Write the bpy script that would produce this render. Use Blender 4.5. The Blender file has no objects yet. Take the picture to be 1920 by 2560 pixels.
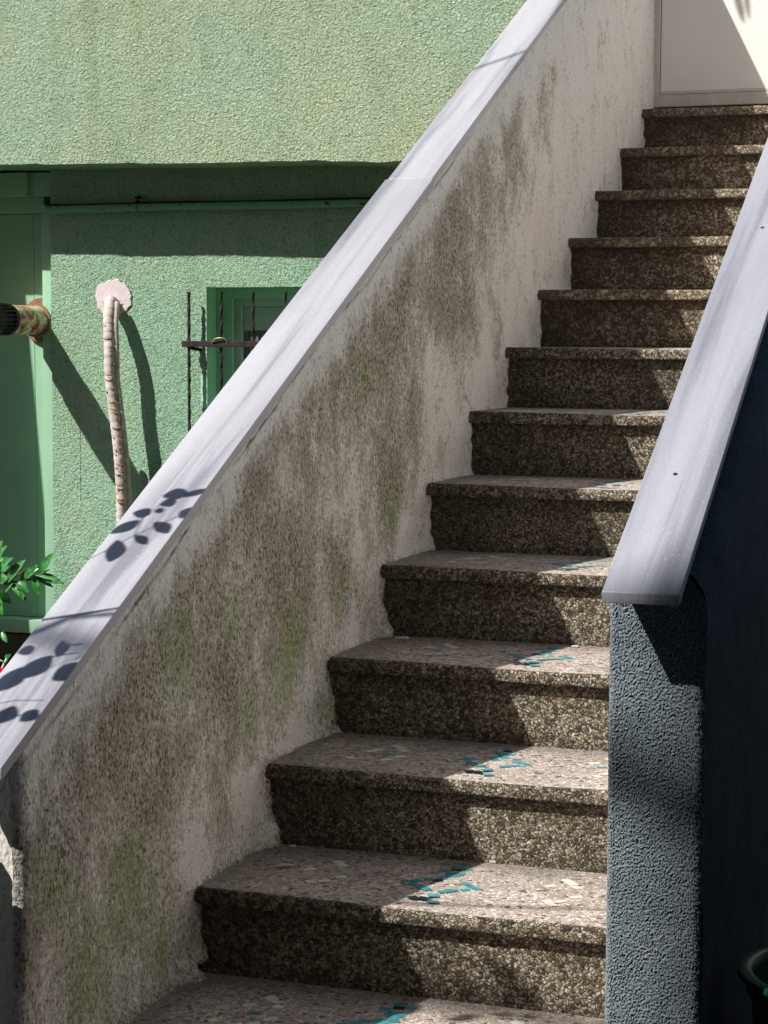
import bpy, math, random
from mathutils import Vector, Matrix, noise
random.seed(7)
C = bpy.context.scene.collection
R, T = 0.17, 0.35                      # riser height, tread depth
SUN = Vector((1.0, 1.0, -1.5))         # direction sunlight travels
SL, H0 = 0.499, 0.7345                 # left coping: z = SL*y + H0 at its top

# ------------------------------------------------------------------ helpers
def tag(o, label=None, cat=None, group=None, kind=None):
    if label: o['label'] = label
    if cat: o['category'] = cat
    if group: o['group'] = group
    if kind: o['kind'] = kind
    return o

def thing(name, loc, label, cat, group=None):
    o = bpy.data.objects.new(name, None); C.objects.link(o)
    o.location = loc; o.empty_display_size = .1
    return tag(o, label, cat, group)

def mesh(name, verts, faces, mat, parent=None, smooth=True, attrs=None, sharp=None, mats=None, fmat=None):
    """vertices are given in world coordinates"""
    off = Vector((0, 0, 0)); q = parent
    while q is not None:
        off += q.location; q = q.parent
    me = bpy.data.meshes.new(name)
    me.from_pydata([tuple(Vector(v) - off) for v in verts], [], faces)
    me.materials.append(mat)
    for m in (mats or []): me.materials.append(m)
    if fmat: me.polygons.foreach_set('material_index', fmat)
    me.polygons.foreach_set('use_smooth', [smooth] * len(me.polygons))
    if attrs:
        for an, vals in attrs.items():
            a = me.attributes.new(an, 'FLOAT', 'POINT'); a.data.foreach_set('value', vals)
    me.update()
    if smooth and sharp: me.set_sharp_from_angle(angle=math.radians(sharp))
    o = bpy.data.objects.new(name, me); C.objects.link(o)
    if parent: o.parent = parent
    return o

class MB:
    def __init__(s): s.v = []; s.f = []
    def add(s, v, f):
        n = len(s.v); s.v += [Vector(p) for p in v]; s.f += [tuple(n + i for i in q) for q in f]
    def box(s, a, b, bev=0.0):
        (x0, y0, z0), (x1, y1, z1) = a, b
        if bev <= 0:
            s.add([(x0,y0,z0),(x1,y0,z0),(x1,y1,z0),(x0,y1,z0),(x0,y0,z1),(x1,y0,z1),(x1,y1,z1),(x0,y1,z1)],
                  [(0,3,2,1),(4,5,6,7),(0,1,5,4),(1,2,6,5),(2,3,7,6),(3,0,4,7)]); return
        import bmesh
        bm = bmesh.new()
        vs = [bm.verts.new(p) for p in [(x0,y0,z0),(x1,y0,z0),(x1,y1,z0),(x0,y1,z0),(x0,y0,z1),(x1,y0,z1),(x1,y1,z1),(x0,y1,z1)]]
        for q in [(0,3,2,1),(4,5,6,7),(0,1,5,4),(1,2,6,5),(2,3,7,6),(3,0,4,7)]: bm.faces.new([vs[i] for i in q])
        bmesh.ops.bevel(bm, geom=bm.edges[:], offset=bev, segments=2, affect='EDGES', profile=.6)
        bm.verts.index_update()
        s.add([v.co.copy() for v in bm.verts], [tuple(v.index for v in f.verts) for f in bm.faces]); bm.free()
    def hexa(s, p, bev=0.0):
        """p: 8 points, bottom 4 then top 4"""
        import bmesh
        bm = bmesh.new(); vs = [bm.verts.new(q) for q in p]
        for q in [(0,3,2,1),(4,5,6,7),(0,1,5,4),(1,2,6,5),(2,3,7,6),(3,0,4,7)]: bm.faces.new([vs[i] for i in q])
        if bev: bmesh.ops.bevel(bm, geom=bm.edges[:], offset=bev, segments=3, affect='EDGES', profile=.5)
        bm.verts.index_update()
        s.add([v.co.copy() for v in bm.verts], [tuple(v.index for v in f.verts) for f in bm.faces]); bm.free()
    def prism(s, poly, x0, x1):
        """poly in (y,z), extruded along x"""
        n = len(poly)
        s.add([(x0, y, z) for y, z in poly] + [(x1, y, z) for y, z in poly],
              [tuple(range(n)), tuple(range(2*n-1, n-1, -1))] + [(i, i+n, (i+1) % n + n, (i+1) % n) for i in range(n)])
    def tube(s, pts, rad, n=12, cap=True):
        pts = [Vector(p) for p in pts]
        rad = rad if isinstance(rad, (list, tuple)) else [rad]*len(pts)
        ref = Vector((0.3, 0.2, 1)).normalized(); rings = []
        v0 = len(s.v)
        for i, p in enumerate(pts):
            t = (pts[min(i+1, len(pts)-1)] - pts[max(i-1, 0)]).normalized()
            if abs(t.dot(ref)) > .95: ref = Vector((1, .1, 0)).normalized()
            a = t.cross(ref).normalized(); b = t.cross(a)
            for k in range(n):
                w = 2*math.pi*k/n
                s.v.append(p + (a*math.cos(w) + b*math.sin(w))*rad[i])
        for i in range(len(pts)-1):
            for k in range(n):
                s.f.append((v0+i*n+k, v0+i*n+(k+1) % n, v0+(i+1)*n+(k+1) % n, v0+(i+1)*n+k))
        if cap:
            s.f.append(tuple(v0+k for k in range(n-1, -1, -1)))
            s.f.append(tuple(v0+(len(pts)-1)*n+k for k in range(n)))
    def build(s, name, mat, parent=None, smooth=False, sharp=None, **k):
        return mesh(name, s.v, s.f, mat, parent, smooth, sharp=sharp, **k)

def fbm(x, y, z=0.0, o=4): return noise.fractal(Vector((x, y, z)), 1.0, 2.0, o)

# ------------------------------------------------------------------ materials
class NT:
    def __init__(s, name):
        s.m = bpy.data.materials.new(name); s.m.use_nodes = True
        s.t = s.m.node_tree; s.t.nodes.clear()
        s.out = s.n('ShaderNodeOutputMaterial'); s.b = s.n('ShaderNodeBsdfPrincipled')
        s.l(s.b.outputs[0], s.out.inputs[0])
        s.tc = s.n('ShaderNodeNewGeometry').outputs['Position']
    def n(s, t, **k):
        nd = s.t.nodes.new(t)
        for a, v in k.items(): setattr(nd, a, v)
        return nd
    def l(s, a, b): s.t.links.new(a, b)
    def setv(s, inp, v):
        if hasattr(v, 'node'): s.l(v, inp)
        else: inp.default_value = v
    def map(s, scale=(1,1,1), loc=(0,0,0), rot=(0,0,0), vec=None):
        m = s.n('ShaderNodeMapping'); s.l(vec or s.tc, m.inputs[0])
        m.inputs['Scale'].default_value = scale; m.inputs['Location'].default_value = loc; m.inputs['Rotation'].default_value = rot
        return m.outputs[0]
    def noise(s, scale, detail=4, rough=.55, dist=0., vec=None):
        m = s.n('ShaderNodeTexNoise'); s.l(vec or s.tc, m.inputs['Vector'])
        m.inputs['Scale'].default_value = scale; m.inputs['Detail'].default_value = detail
        m.inputs['Roughness'].default_value = rough; m.inputs['Distortion'].default_value = dist
        return m.outputs['Fac']
    def vor(s, scale, feature='F1', vec=None, rnd=1.0):
        m = s.n('ShaderNodeTexVoronoi', feature=feature); s.l(vec or s.tc, m.inputs['Vector'])
        m.inputs['Scale'].default_value = scale; m.inputs['Randomness'].default_value = rnd
        return m
    def ramp(s, fac, stops, interp='LINEAR'):
        m = s.n('ShaderNodeValToRGB'); s.l(fac, m.inputs[0]); cr = m.color_ramp; cr.interpolation = interp
        while len(cr.elements) < len(stops): cr.elements.new(.5)
        for e, (p, c) in zip(cr.elements, stops):
            e.position = p
            e.color = (c, c, c, 1) if isinstance(c, (int, float)) else (*c, 1)
        return m.outputs[0]
    def mix(s, fac, a, b, mode='MIX'):
        m = s.n('ShaderNodeMix', data_type='RGBA', blend_type=mode)
        for i, v in ((0, fac), (6, a), (7, b)):
            if isinstance(v, tuple): v = (*v, 1)
            s.setv(m.inputs[i], v)
        return m.outputs[2]
    def math(s, op, a, b=0.0, c=None, clamp=False):
        m = s.n('ShaderNodeMath', operation=op, use_clamp=clamp)
        s.setv(m.inputs[0], a); s.setv(m.inputs[1], b)
        if c is not None: s.setv(m.inputs[2], c)
        return m.outputs[0]
    def attr(s, name): return s.n('ShaderNodeAttribute', attribute_name=name).outputs['Fac']
    def bump(s, h, dist=.004, st=1.0, prev=None):
        m = s.n('ShaderNodeBump'); s.l(h, m.inputs['Height'])
        m.inputs['Distance'].default_value = dist; m.inputs['Strength'].default_value = st
        if prev: s.l(prev, m.inputs['Normal'])
        return m.outputs[0]
    def done(s, col=None, rough=.85, nrm=None, spec=.3, metal=0.):
        if col is not None: s.setv(s.b.inputs['Base Color'], (*col, 1) if isinstance(col, tuple) else col)
        s.setv(s.b.inputs['Roughness'], rough); s.b.inputs['Specular IOR Level'].default_value = spec
        s.b.inputs['Metallic'].default_value = metal
        if nrm: s.l(nrm, s.b.inputs['Normal'])
        return s.m

def m_plain(name, col, rough=.7, spec=.3, metal=0., var=.15, vs=9, bump=0., bs=80):
    t = NT(name)
    c2 = tuple(v*(1-var) for v in col); c3 = tuple(min(1, v*(1+var)) for v in col)
    c = t.ramp(t.noise(vs, 5), [(.3, c2), (.7, c3)])
    return t.done(c, rough, t.bump(t.noise(bs, 3), bump, 1.0) if bump else None, spec, metal)

def m_stucco(name, base, tint, dirt, scale=62, dist=.006, dirt_amt=.5):
    t = NT(name)
    c = t.mix(t.ramp(t.noise(1.7, 5, .6), [(.38, 0.), (.66, 1.)]), base, tint)
    c = t.mix(t.ramp(t.noise(7, 6, .65), [(.5, 0.), (.85, dirt_amt)]), c, dirt)
    w = t.noise(scale, 4, .62, .8)
    w2 = t.noise(scale*2.6, 2, .5, .4)
    h = t.math('ADD', t.ramp(w, [(.30, 0.), (.68, 1.)]), t.math('MULTIPLY', w2, .5))
    c = t.mix(t.ramp(w, [(.34, .7), (.45, 0.)]), c, dirt)  # hollows of the grain take the darker tone
    st_ = t.noise(2.2, 4, .6, vec=t.map((3.5, 3.5, .35)))
    c = t.mix(t.ramp(st_, [(.52, 0.), (.72, .22)]), c, dirt)
    return t.done(c, .9, t.bump(h, dist, 1.0), .15)

def m_terrazzo(name, chips, cement, scale, rough_amt, cement_frac, grime_shade, grime_amt, gscale=5.):
    """chips: ramp stops for the stone colours"""
    t = NT(name)
    wob = t.n('ShaderNodeVectorMath', operation='ADD')
    nz = t.n('ShaderNodeTexNoise'); t.l(t.tc, nz.inputs['Vector']); nz.inputs['Scale'].default_value = 110; nz.inputs['Detail'].default_value = 3
    sc = t.n('ShaderNodeVectorMath', operation='SCALE'); t.l(nz.outputs['Color'], sc.inputs[0]); sc.inputs['Scale'].default_value = .0125
    t.l(t.tc, wob.inputs[0]); t.l(sc.outputs[0], wob.inputs[1]); vec = wob.outputs[0]
    v1 = t.vor(scale, vec=vec); ed = t.vor(scale, 'DISTANCE_TO_EDGE', vec=vec)
    bw = t.n('ShaderNodeSeparateColor'); t.l(v1.outputs['Color'], bw.inputs[0])
    stone = t.ramp(bw.outputs[0], chips, 'CONSTANT')
    gap = t.ramp(t.math('ADD', ed.outputs['Distance'], t.math('MULTIPLY', t.math('SUBTRACT', t.noise(90, 3, .6), .5), .45)), [(.02, .85), (.12, 0.)])
    missing = t.ramp(bw.outputs[1], [(cement_frac-.01, 1.), (cement_frac+.01, 0.)])
    cem = t.math('MAXIMUM', gap, missing, clamp=True)
    cc = t.mix(t.noise(30, 4), cement, tuple(v*1.5 for v in cement))
    c = t.mix(cem, stone, cc)
    v3 = t.vor(scale*2.3, vec=vec); b3 = t.n('ShaderNodeSeparateColor'); t.l(v3.outputs['Color'], b3.inputs[0])
    sm = t.math('MULTIPLY', t.ramp(b3.outputs[0], [(.72, 0.), (.76, 1.)]), cem)
    c = t.mix(t.math('MULTIPLY', sm, .8), c, chips[-1][1])
    g = t.ramp(t.math('ADD', t.noise(gscale, 7, .68), t.math('MULTIPLY', t.attr('grime_shade'), .45)), [(.42, 0.), (.80, grime_amt)])  # dirt, with the deep shade of the risers painted in
    c = t.mix(g, c, grime_shade)
    h = t.math('MULTIPLY', t.ramp(ed.outputs['Distance'], [(.0, 0.), (.22, 1.)]), t.math('SUBTRACT', 1.0, t.math('MULTIPLY', missing, .8)))
    h = t.math('ADD', h, t.math('MULTIPLY', bw.outputs[2], .5))
    h = t.math('ADD', h, t.math('MULTIPLY', t.noise(200, 3), .5))
    return t.done(c, .82, t.bump(h, rough_amt, 1.0), .25)

M = {}
M['green_up'] = m_stucco('pale_green_stucco', (.58,.77,.54), (.67,.78,.50), (.20,.31,.15), 90, .0120, .30)
M['green_low'] = m_stucco('green_stucco', (.47,.74,.52), (.54,.74,.49), (.10,.30,.15), 90, .0110, .28)
M['green_metal'] = m_plain('green_painted_metal', (.36,.60,.41), .45, .4, var=.08, vs=3)
M['green_pipe'] = None
t = NT('green_pipe_paint_chipped')
fl = t.ramp(t.noise(55, 5, .7, vec=t.map((.5,1,1))), [(.60, 0.), (.63, 1.)])
sz = t.n('ShaderNodeSeparateXYZ'); t.l(t.tc, sz.inputs[0])
tp = t.ramp(t.math('ADD', t.math('MULTIPLY', t.math('SUBTRACT', sz.outputs[2], 1.603), 60.), t.math('MULTIPLY', t.noise(30, 4), .5)), [(.45, 0.), (.65, 1.)])  # top dark with rust, the shadow gap above painted in with it
M['green_pipe'] = t.done(t.mix(t.math('MAXIMUM', fl, tp), (.15,.38,.20), (.06,.02,.010)), .6, None, .3)
M['patch'] = m_plain('pink_plaster', (.78,.67,.68), .9, .1, var=.06, vs=30, bump=.0015, bs=60)
M['base_brown'] = m_plain('brown_render', (.10,.085,.05), .95, .1, var=.3, vs=14, bump=.004)
M['navy'] = m_plain('navy_wall_paint', (.058,.085,.105), .9, .1, var=.22, vs=12, bump=.005, bs=110)
M['white_paint'] = m_plain('white_wall_paint', (.70,.66,.61), .9, .15, var=.08, vs=5, bump=.003, bs=90)
M['door'] = m_plain('cream_door_paint', (.80,.78,.75), .5, .35, var=.03, vs=4)
M['door_frame'] = m_plain('worn_cream_frame', (.56,.53,.49), .6, .3, var=.12, vs=20)
M['dark_gap'] = m_plain('dark_gap', (.02,.018,.016), .9, .1)
M['ground'] = m_plain('dark_paving', (.07,.068,.062), .9, .2, var=.35, vs=6, bump=.003)
M['glass'] = m_plain('window_glass', (.20,.28,.25), .12, .5, var=.1)
M['pvc'] = m_plain('grey_green_frame', (.48,.68,.58), .5, .4, var=.05)
M['slats'] = m_plain('window_blind', (.16,.20,.19), .7, .3, var=.1)
M['tile_t'] = m_plain('turquoise_tile', (.045,.25,.28), .6, .35, var=.45, vs=45)
M['tile_w'] = m_plain('cream_tile', (.72,.70,.58), .35, .5, var=.2, vs=40)
M['tile_k'] = m_plain('black_tile', (.015,.03,.04), .3, .5, var=.3, vs=40)
M['black_plastic'] = m_plain('black_plastic', (.006,.006,.007), .6, .25)
M['tape'] = m_plain('aged_white_tape', (.64,.56,.51), .75, .25, var=.18, vs=28, bump=.002, bs=60)
M['tape_edge'] = m_plain('curled_tape_edge', (.34,.20,.11), .8, .2, var=.3, vs=60)
M['hose'] = m_plain('tan_hose', (.42,.27,.15), .6, .3, var=.15, vs=30)
M['brass'] = m_plain('brass_wire', (.62,.48,.24), .4, .5, metal=.6, var=.1)
M['bucket'] = m_plain('dark_green_plastic', (.015,.13,.06), .4, .45, var=.1)
M['soil'] = m_plain('dark_soil', (.015,.011,.008), .95, .1, var=.4, vs=40, bump=.01)
M['post'] = m_plain('grey_post', (.45,.44,.41), .6, .3, var=.1)
M['bark'] = m_plain('twig_bark', (.16,.10,.06), .8, .2, var=.3, vs=60)
M['petal'] = m_plain('red_petal', (.75,.01,.03), .5, .3, var=.1)
M['cable'] = m_plain('cable_black', (.02,.02,.02), .6, .3)
# rusty iron bars
t = NT('rusty_iron'); c = t.ramp(t.noise(45, 6, .7), [(.42, (.014,.012,.012)), (.56, (.035,.018,.013)), (.72, (.16,.06,.03))])
M['iron'] = t.done(c, .65, t.bump(t.noise(160, 4), .0015, 1.), .4)
# rusty flue
t = NT('rusty_cream_metal'); c = t.ramp(t.noise(13, 7, .7, .6, vec=t.map((1,1.2,1.6))), [(.43, (.74,.74,.60)), (.50, (.62,.44,.22)), (.56, (.44,.12,.035)), (.63, (.07,.03,.02))])
M['flue'] = t.done(c, .55, t.bump(t.noise(60, 4), .001, 1.), .4)
M['flange'] = m_plain('rust_brown_flange', (.34,.17,.11), .7, .3, var=.25, vs=25)
# leaves
t = NT('leaf_green'); c = t.ramp(t.noise(38, 3), [(.35, (.012,.10,.02)), (.55, (.05,.24,.05)), (.72, (.16,.40,.10))])
M['leaf'] = t.done(c, .35, None, .45); t.b.inputs['Transmission Weight'].default_value = 0.0
# marble coping : long grey veins that follow the slab, glitter painted in as pale grains
def m_marble(name, base, vein, slope):
    t = NT(name)
    ang = math.atan(slope)
    v = t.map((17, .8, .8), rot=(-ang, 0, 0))
    n1 = t.noise(1.0, 4, .55, .35, vec=v)
    c = t.mix(t.ramp(n1, [(.36, .9), (.46, .2), (.58, 0.)]), base, vein)
    n2 = t.noise(1.0, 3, .5, .3, vec=t.map((9, .8, .8), loc=(3,1,2), rot=(-ang,0,0)))
    c = t.mix(t.ramp(n2, [(.45, 0.), (.7, .5)]), c, vein)
    sp = t.vor(700); sb = t.n('ShaderNodeSeparateColor'); t.l(sp.outputs['Color'], sb.inputs[0])
    c = t.mix(t.ramp(sb.outputs[0], [(.0, .25), (.12, 0.)]), c, tuple(v*.75 for v in vein))
    c = t.mix(t.ramp(sb.outputs[1], [(.990, 0.), (.993, .5)]), c, (.85,.85,.85))
    c = t.mix(t.ramp(t.noise(5, 6, .7), [(.55, 0.), (.8, .25)]), c, (.42,.38,.34))
    r = t.ramp(sb.outputs[2], [(.2, .34), (.9, .6)])
    return t.done(c, r, t.bump(t.noise(340, 2), .0006, 1.), .45)
M['marble'] = m_marble('grey_white_marble', (.50,.497,.53), (.22,.218,.255), SL)
M['marble2'] = m_marble('blue_grey_marble', (.41,.415,.46), (.20,.205,.245), .486)
# stair terrazzo
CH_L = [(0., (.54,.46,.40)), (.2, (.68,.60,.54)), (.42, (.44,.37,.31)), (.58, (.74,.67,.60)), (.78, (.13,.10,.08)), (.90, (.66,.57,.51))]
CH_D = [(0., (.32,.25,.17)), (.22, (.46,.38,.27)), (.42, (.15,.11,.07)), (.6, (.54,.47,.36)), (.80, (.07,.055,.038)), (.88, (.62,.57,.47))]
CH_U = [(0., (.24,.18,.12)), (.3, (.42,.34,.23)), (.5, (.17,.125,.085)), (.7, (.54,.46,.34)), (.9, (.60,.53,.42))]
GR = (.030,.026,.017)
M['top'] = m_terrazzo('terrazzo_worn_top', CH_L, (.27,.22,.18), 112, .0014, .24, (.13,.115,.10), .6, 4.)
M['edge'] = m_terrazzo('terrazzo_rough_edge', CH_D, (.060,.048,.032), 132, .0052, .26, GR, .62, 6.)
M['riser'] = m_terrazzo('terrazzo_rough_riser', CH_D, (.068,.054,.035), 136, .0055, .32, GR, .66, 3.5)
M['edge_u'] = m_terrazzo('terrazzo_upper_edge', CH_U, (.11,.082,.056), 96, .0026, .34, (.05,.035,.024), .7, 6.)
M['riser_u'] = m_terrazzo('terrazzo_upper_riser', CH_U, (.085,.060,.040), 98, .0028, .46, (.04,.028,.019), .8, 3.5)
# dirty plaster of the left parapet
t = NT('mildewed_plaster')
sv = t.map((1, 1, .75))
fine = t.noise(115, 4, .7, .3, vec=sv); mid = t.noise(11, 8, .75, .6, vec=t.map((1,1,.7)))
spk = t.noise(160, 3, .6, .2, vec=sv)
base = t.mix(t.ramp(t.noise(3.2, 5, .6), [(.35, 0.), (.7, 1.)]), (.90,.885,.85), (.86,.80,.74))
base = t.mix(t.attr('clean'), base, (.86,.87,.85))
d = t.math('ADD', t.attr('dirt'), t.math('MULTIPLY', t.math('SUBTRACT', mid, .5), 3.2))
dd = t.math('ADD', d, t.math('MULTIPLY', t.math('SUBTRACT', fine, .5), 2.6))
dm = t.ramp(dd, [(.15, 0.), (.5, .5), (1.0, .95)])
c = t.mix(dm, base, (.34,.315,.235))
ms = t.math('ADD', t.attr('moss'), t.math('MULTIPLY', t.math('SUBTRACT', fine, .5), 1.5))
c = t.mix(t.ramp(ms, [(.30, 0.), (.95, .7)]), c, (.27,.36,.13))
sk = t.ramp(t.math('ADD', spk, t.math('MULTIPLY', t.attr('dirt'), .10)), [(.62, 0.), (.70, .7)])
c = t.mix(sk, c, (.035,.03,.022))
lt = t.ramp(spk, [(.37, .85), (.44, 0.)])
c = t.mix(t.math('MULTIPLY', lt, t.attr('dirt')), c, (.66,.64,.57))
c = t.mix(t.attr('crack'), c, (.03,.025,.02))
M['plaster'] = t.done(c, .92, t.bump(t.math('ADD', fine, t.math('MULTIPLY', spk, .6)), .010, 1.0), .12)
# coarse grey render of the right parapet end
t = NT('coarse_slate_render')
c = t.ramp(t.noise(16, 5), [(.3, (.20,.245,.275)), (.7, (.28,.325,.355))])
c = t.mix(t.ramp(t.noise(4, 4), [(.55, 0.), (.75, .5)]), c, (.12,.165,.17))
c = t.mix(t.math('SUBTRACT', 1.0, t.ramp(t.attr('high'), [(.1, 0.), (.6, 1.)])), c, (.03,.04,.05))
M['slate'] = t.done(c, .85, t.bump(t.noise(420, 3, .6), .0012, 1.), .2)
M['white_edge'] = M['white_paint']

# ------------------------------------------------------------------ ground
g = MB(); g.v = [Vector(p) for p in ((-60,-60,-.5),(60,-60,-.5),(60,60,-.5),(-60,60,-.5))]; g.f = [(0,1,2,3)]
tag(g.build('ground', M['ground']), kind='structure')

# ------------------------------------------------------------------ staircase
st = thing('staircase', (0.45, -.7, -.5), 'brown terrazzo staircase rising to the cream door between two marble-topped walls', 'staircase')
XL, XR = -.035, .930
MOS_T = [(.424,.262,0),(.428,.205,25),(.431,.247,0),(.406,.282,0),(.445,.306,0),(.421,.321,0),(.441,.266,0),(.360,.182,20),(.379,.194,20),(.397,.212,25),(.418,.222,25),(.440,.230,25),(.472,.205,-45),(.488,.190,-45),(.503,.176,-45),(.484,.161,25),(.465,.148,25),(.450,.134,25),(.440,.102,20),(.452,.064,15),(.380,.166,-45),(.398,.152,-45),(.414,.140,-45),(.655,.204,10),(.192,.183,10)]
MOS_K = [(.427,.297,0),(.416,.205,30),(.408,.079,40),(.429,.078,-20)]
MOS_W = [(.616,.223,45),(.629,.242,45),(.650,.292,-40),(.666,.274,-40),(.680,.252,-40),(.694,.185,40),(.676,.148,45),(.653,.135,-45),(.666,.117,-45),
         (.153,.202,45),(.166,.221,45),(.187,.271,-40),(.203,.253,-40),(.217,.231,-40),(.231,.164,40),(.213,.127,45),(.190,.114,-45),(.136,.123,-45)]
def tiles(b, fm, mi, lst, k, size, seed):
    rr = random.Random(seed); f0 = len(b.f)
    for x, y, a in lst:
        if rr.random() < .05 + .05*max(0, k): continue
        a = math.radians(a + rr.uniform(-6, 6)); x += rr.uniform(-.001,.001); y += rr.uniform(-.002,.002)
        w, h = size*rr.uniform(1.0,1.2)/2, size*rr.uniform(.8,1.0)/2
        z = k*R + noise.noise(Vector((x*2.2, k*9.1, 5.)))*.0015 + .0005 - .004*math.exp(-((x-.47)/.22)**2)*max(0, (.08-y)/.05); c_, s_ = math.cos(a), math.sin(a)
        pts = [(w*rr.uniform(.9,1.1), h), (-w, h*rr.uniform(.85,1.1)), (-w*rr.uniform(.9,1.1), -h), (w, -h*rr.uniform(.85,1.1))]
        P = [(x + c_*u - s_*v, k*T + y + s_*u + c_*v) for u, v in pts]
        b.add([(px, py, z) for px, py in P], [(0,1,2,3)])
    fm += [mi]*(len(b.f)-f0)
for k in range(-2, 12):
    y0, z0 = k*T, k*R
    yb = y0 + T + .045 if k < 11 else 4.07
    up = k >= 7
    # slab: rounded chipped front edge, swept along x
    n = 260; prof = []
    r = .009 if not up else .005
    prof = [(yb, -.031), (.002, -.031), (0, -.028), (0, -.020), (0, -r)] + [(r - r*math.cos(a), -r + r*math.sin(a)) for a in (.5, 1.05, 1.5708)] + [(.03, 0), (.08, 0), (.16, 0), (.25, 0), (yb - y0, 0)]
    prof[0] = (yb - y0, -.031)
    m_ = len(prof); V = []; G = []
    for i in range(n+1):
        x = XL + (XR-XL)*i/n
        for j, (py, pz) in enumerate(prof):
            amp = 1.0 if not up else .35
            oy = oz = 0
            if 1 <= j <= 7:
                q = noise.noise(Vector((x*55, k*7.3 + j*.8, pz*60)))*.0016 + noise.noise(Vector((x*160, k*3.1 + j*1.7, 0)))*.0011
                q += min(0, noise.noise(Vector((x*22, k*5.7, 3.)))+.25)*.004*(1 if j > 3 else 0)
                oy = -q*amp; oz = q*amp*.6 if j >= 5 else 0
                oz += noise.noise(Vector((x*2.2, k*9.1, 5.)))*.0015
            wear = -.004*math.exp(-((x-.47)/.22)**2) if 5 <= j <= 9 else 0
            V.append((x, y0 + py + oy, z0 + pz + oz + wear*amp))
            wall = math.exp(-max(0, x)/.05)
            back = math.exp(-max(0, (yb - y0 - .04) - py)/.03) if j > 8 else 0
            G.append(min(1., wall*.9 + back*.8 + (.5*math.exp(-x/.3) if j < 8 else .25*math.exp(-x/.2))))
    F = []; FM = []
    for i in range(n):
        for j in range(m_-1):
            a = i*m_ + j
            F.append((a, a+m_, a+m_+1, a+1)); FM.append(0 if j >= 7 else 1)
    if -1 <= k <= 6:
        tb_ = MB(); tb_.v = V; tb_.f = F
        tiles(tb_, FM, 2, MOS_T, k, .0195, 100+k); tiles(tb_, FM, 3, MOS_W, k, .021, 200+k); tiles(tb_, FM, 4, MOS_K, k, .019, 300+k)
        G += [.0]*(len(V)-len(G))
    tr = mesh('tread', V, F, M['top'], st, True, {'grime_shade': G}, mats=[M['edge_u' if up else 'edge'], M['tile_t'], M['tile_w'], M['tile_k']], fmat=FM)
    if k < -1: tr['label'] = 'lowest terrazzo tread at the foot of the stairs'
    # riser below slab
    V = []; F = []; G = []; nz = 9; nx = 120
    zb = z0 - R if k > -2 else -.5
    for i in range(nx+1):
        x = XL + (XR-XL)*i/nx
        for j in range(nz+1):
            z = zb + (z0 - .030 - zb)*j/nz
            V.append((x, y0 + .021 + noise.noise(Vector((x*9, z*9, k)))*.0018, z))
            u = j/nz
            G.append(min(1., .75*math.exp(-max(0, x)/.10) + .55*u**4 + .4*math.exp(-u*9) + .25*math.exp(-x/.35)))  # dirt plus shade by the wall and under the nosing, put into colour
    for i in range(nx):
        for j in range(nz):
            a = i*(nz+1)+j; F.append((a, a+nz+1, a+nz+2, a+1))
    mesh('riser', V, F, M['riser_u' if up else 'riser'], st, True, {'grime_shade': G})
# solid core under the treads
poly = [(-.66, -.5)]
for k in range(-2, 12): poly += [(k*T + .03, (k-1)*R - .02 if k > -2 else -.5), (k*T + .03, k*R - .033)]
poly += [(4.05, 11*R - .033), (4.05, -.5)]
b = MB(); b.prism(poly[1:], XL+.002, XR-.002); b.build('stair_core', M['dark_gap'], st)

# ------------------------------------------------------------------ left parapet
lp = thing('parapet_wall', (-.05, -.6, -.5), 'mildewed white plaster stair wall left of the steps with pale marble coping', 'wall')
YF = -.635
def ltop(y): return SL*y + H0 - .020
YE = 4.6
def stair_dist(y, z):
    """distance to nearest tread or riser surface, and to the nearest inner corner"""
    best = 9.; bc = 9.
    kc = int(math.floor(y/T))
    for k in range(max(-2, kc-2), min(11, kc+2)+1):
        ya, yb = k*T, (k+1)*T + .021
        dz = abs(z - k*R) if z >= k*R - .03 else 9
        if ya <= y <= yb: best = min(best, dz if z > k*R else 0.0)
        else:
            dy = ya - y if y < ya else y - yb
            best = min(best, math.hypot(dy, z - k*R))
        # riser k+1 at y = yb, from k*R to (k+1)*R
        if k*R <= z <= (k+1)*R: best = min(best, abs(y - yb))
        bc = min(bc, math.hypot(y - yb, z - k*R))
    return best, bc
DARK = [(2.63,1.86,.05),(2.5,1.73,.09),(2.2,1.61,.12),(1.88,1.46,.14),(1.67,1.35,.14),(1.52,1.25,.13),(1.23,1.19,.11),(1.06,1.09,.14),(1.68,1.15,.12),(.84,.97,.13),(1.3,.83,.10),(1.1,.75,.12),(.79,.5,.09),(0,.61,.13),(-.24,.49,.10),(-.42,.36,.08),(-.29,.42,.10),(1.13,.65,.08),(-.5,.18,.09),(.17,.34,.12),(.51,.54,.11),(2.03,1.01,.07),(.3,.75,.16),(-.2,.25,.14),(.6,.85,.12)]
MOSS = [(.96,.96,.06),(1.16,.64,.07),(.46,.32,.08),(.51,.43,.07),(.79,.46,.06),(-.15,-.08,.07),(-.55,.15,.06),(-.24,.08,.09),(-.42,-.04,.12),(.67,.24,.05),(1.53,.75,.05),(.2,.5,.07),(.28,.28,.07),(-.05,.45,.10)]
LIGHT = [(1.45,.96,.06),(.91,.55,.05),(1.94,.92,.10),(.53,.16,.05),(.26,.14,.08),(2.52,1.23,.16),(2.91,1.46,.2),(3.4,1.88,.3),(1.24,.54,.06),(1.62,.78,.06),(.02,.05,.08),(2.2,1.1,.10),(3.2,1.6,.25),(.86,.36,.04)]
ys = []; y = YF
while y < YE:
    ys.append(y); y += .0035 if y < YF + .03 else (.0075 if y < 3.0 else .02)
NV = 150; V = []; A1 = []; A2 = []; A3 = []; A4 = []
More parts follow.
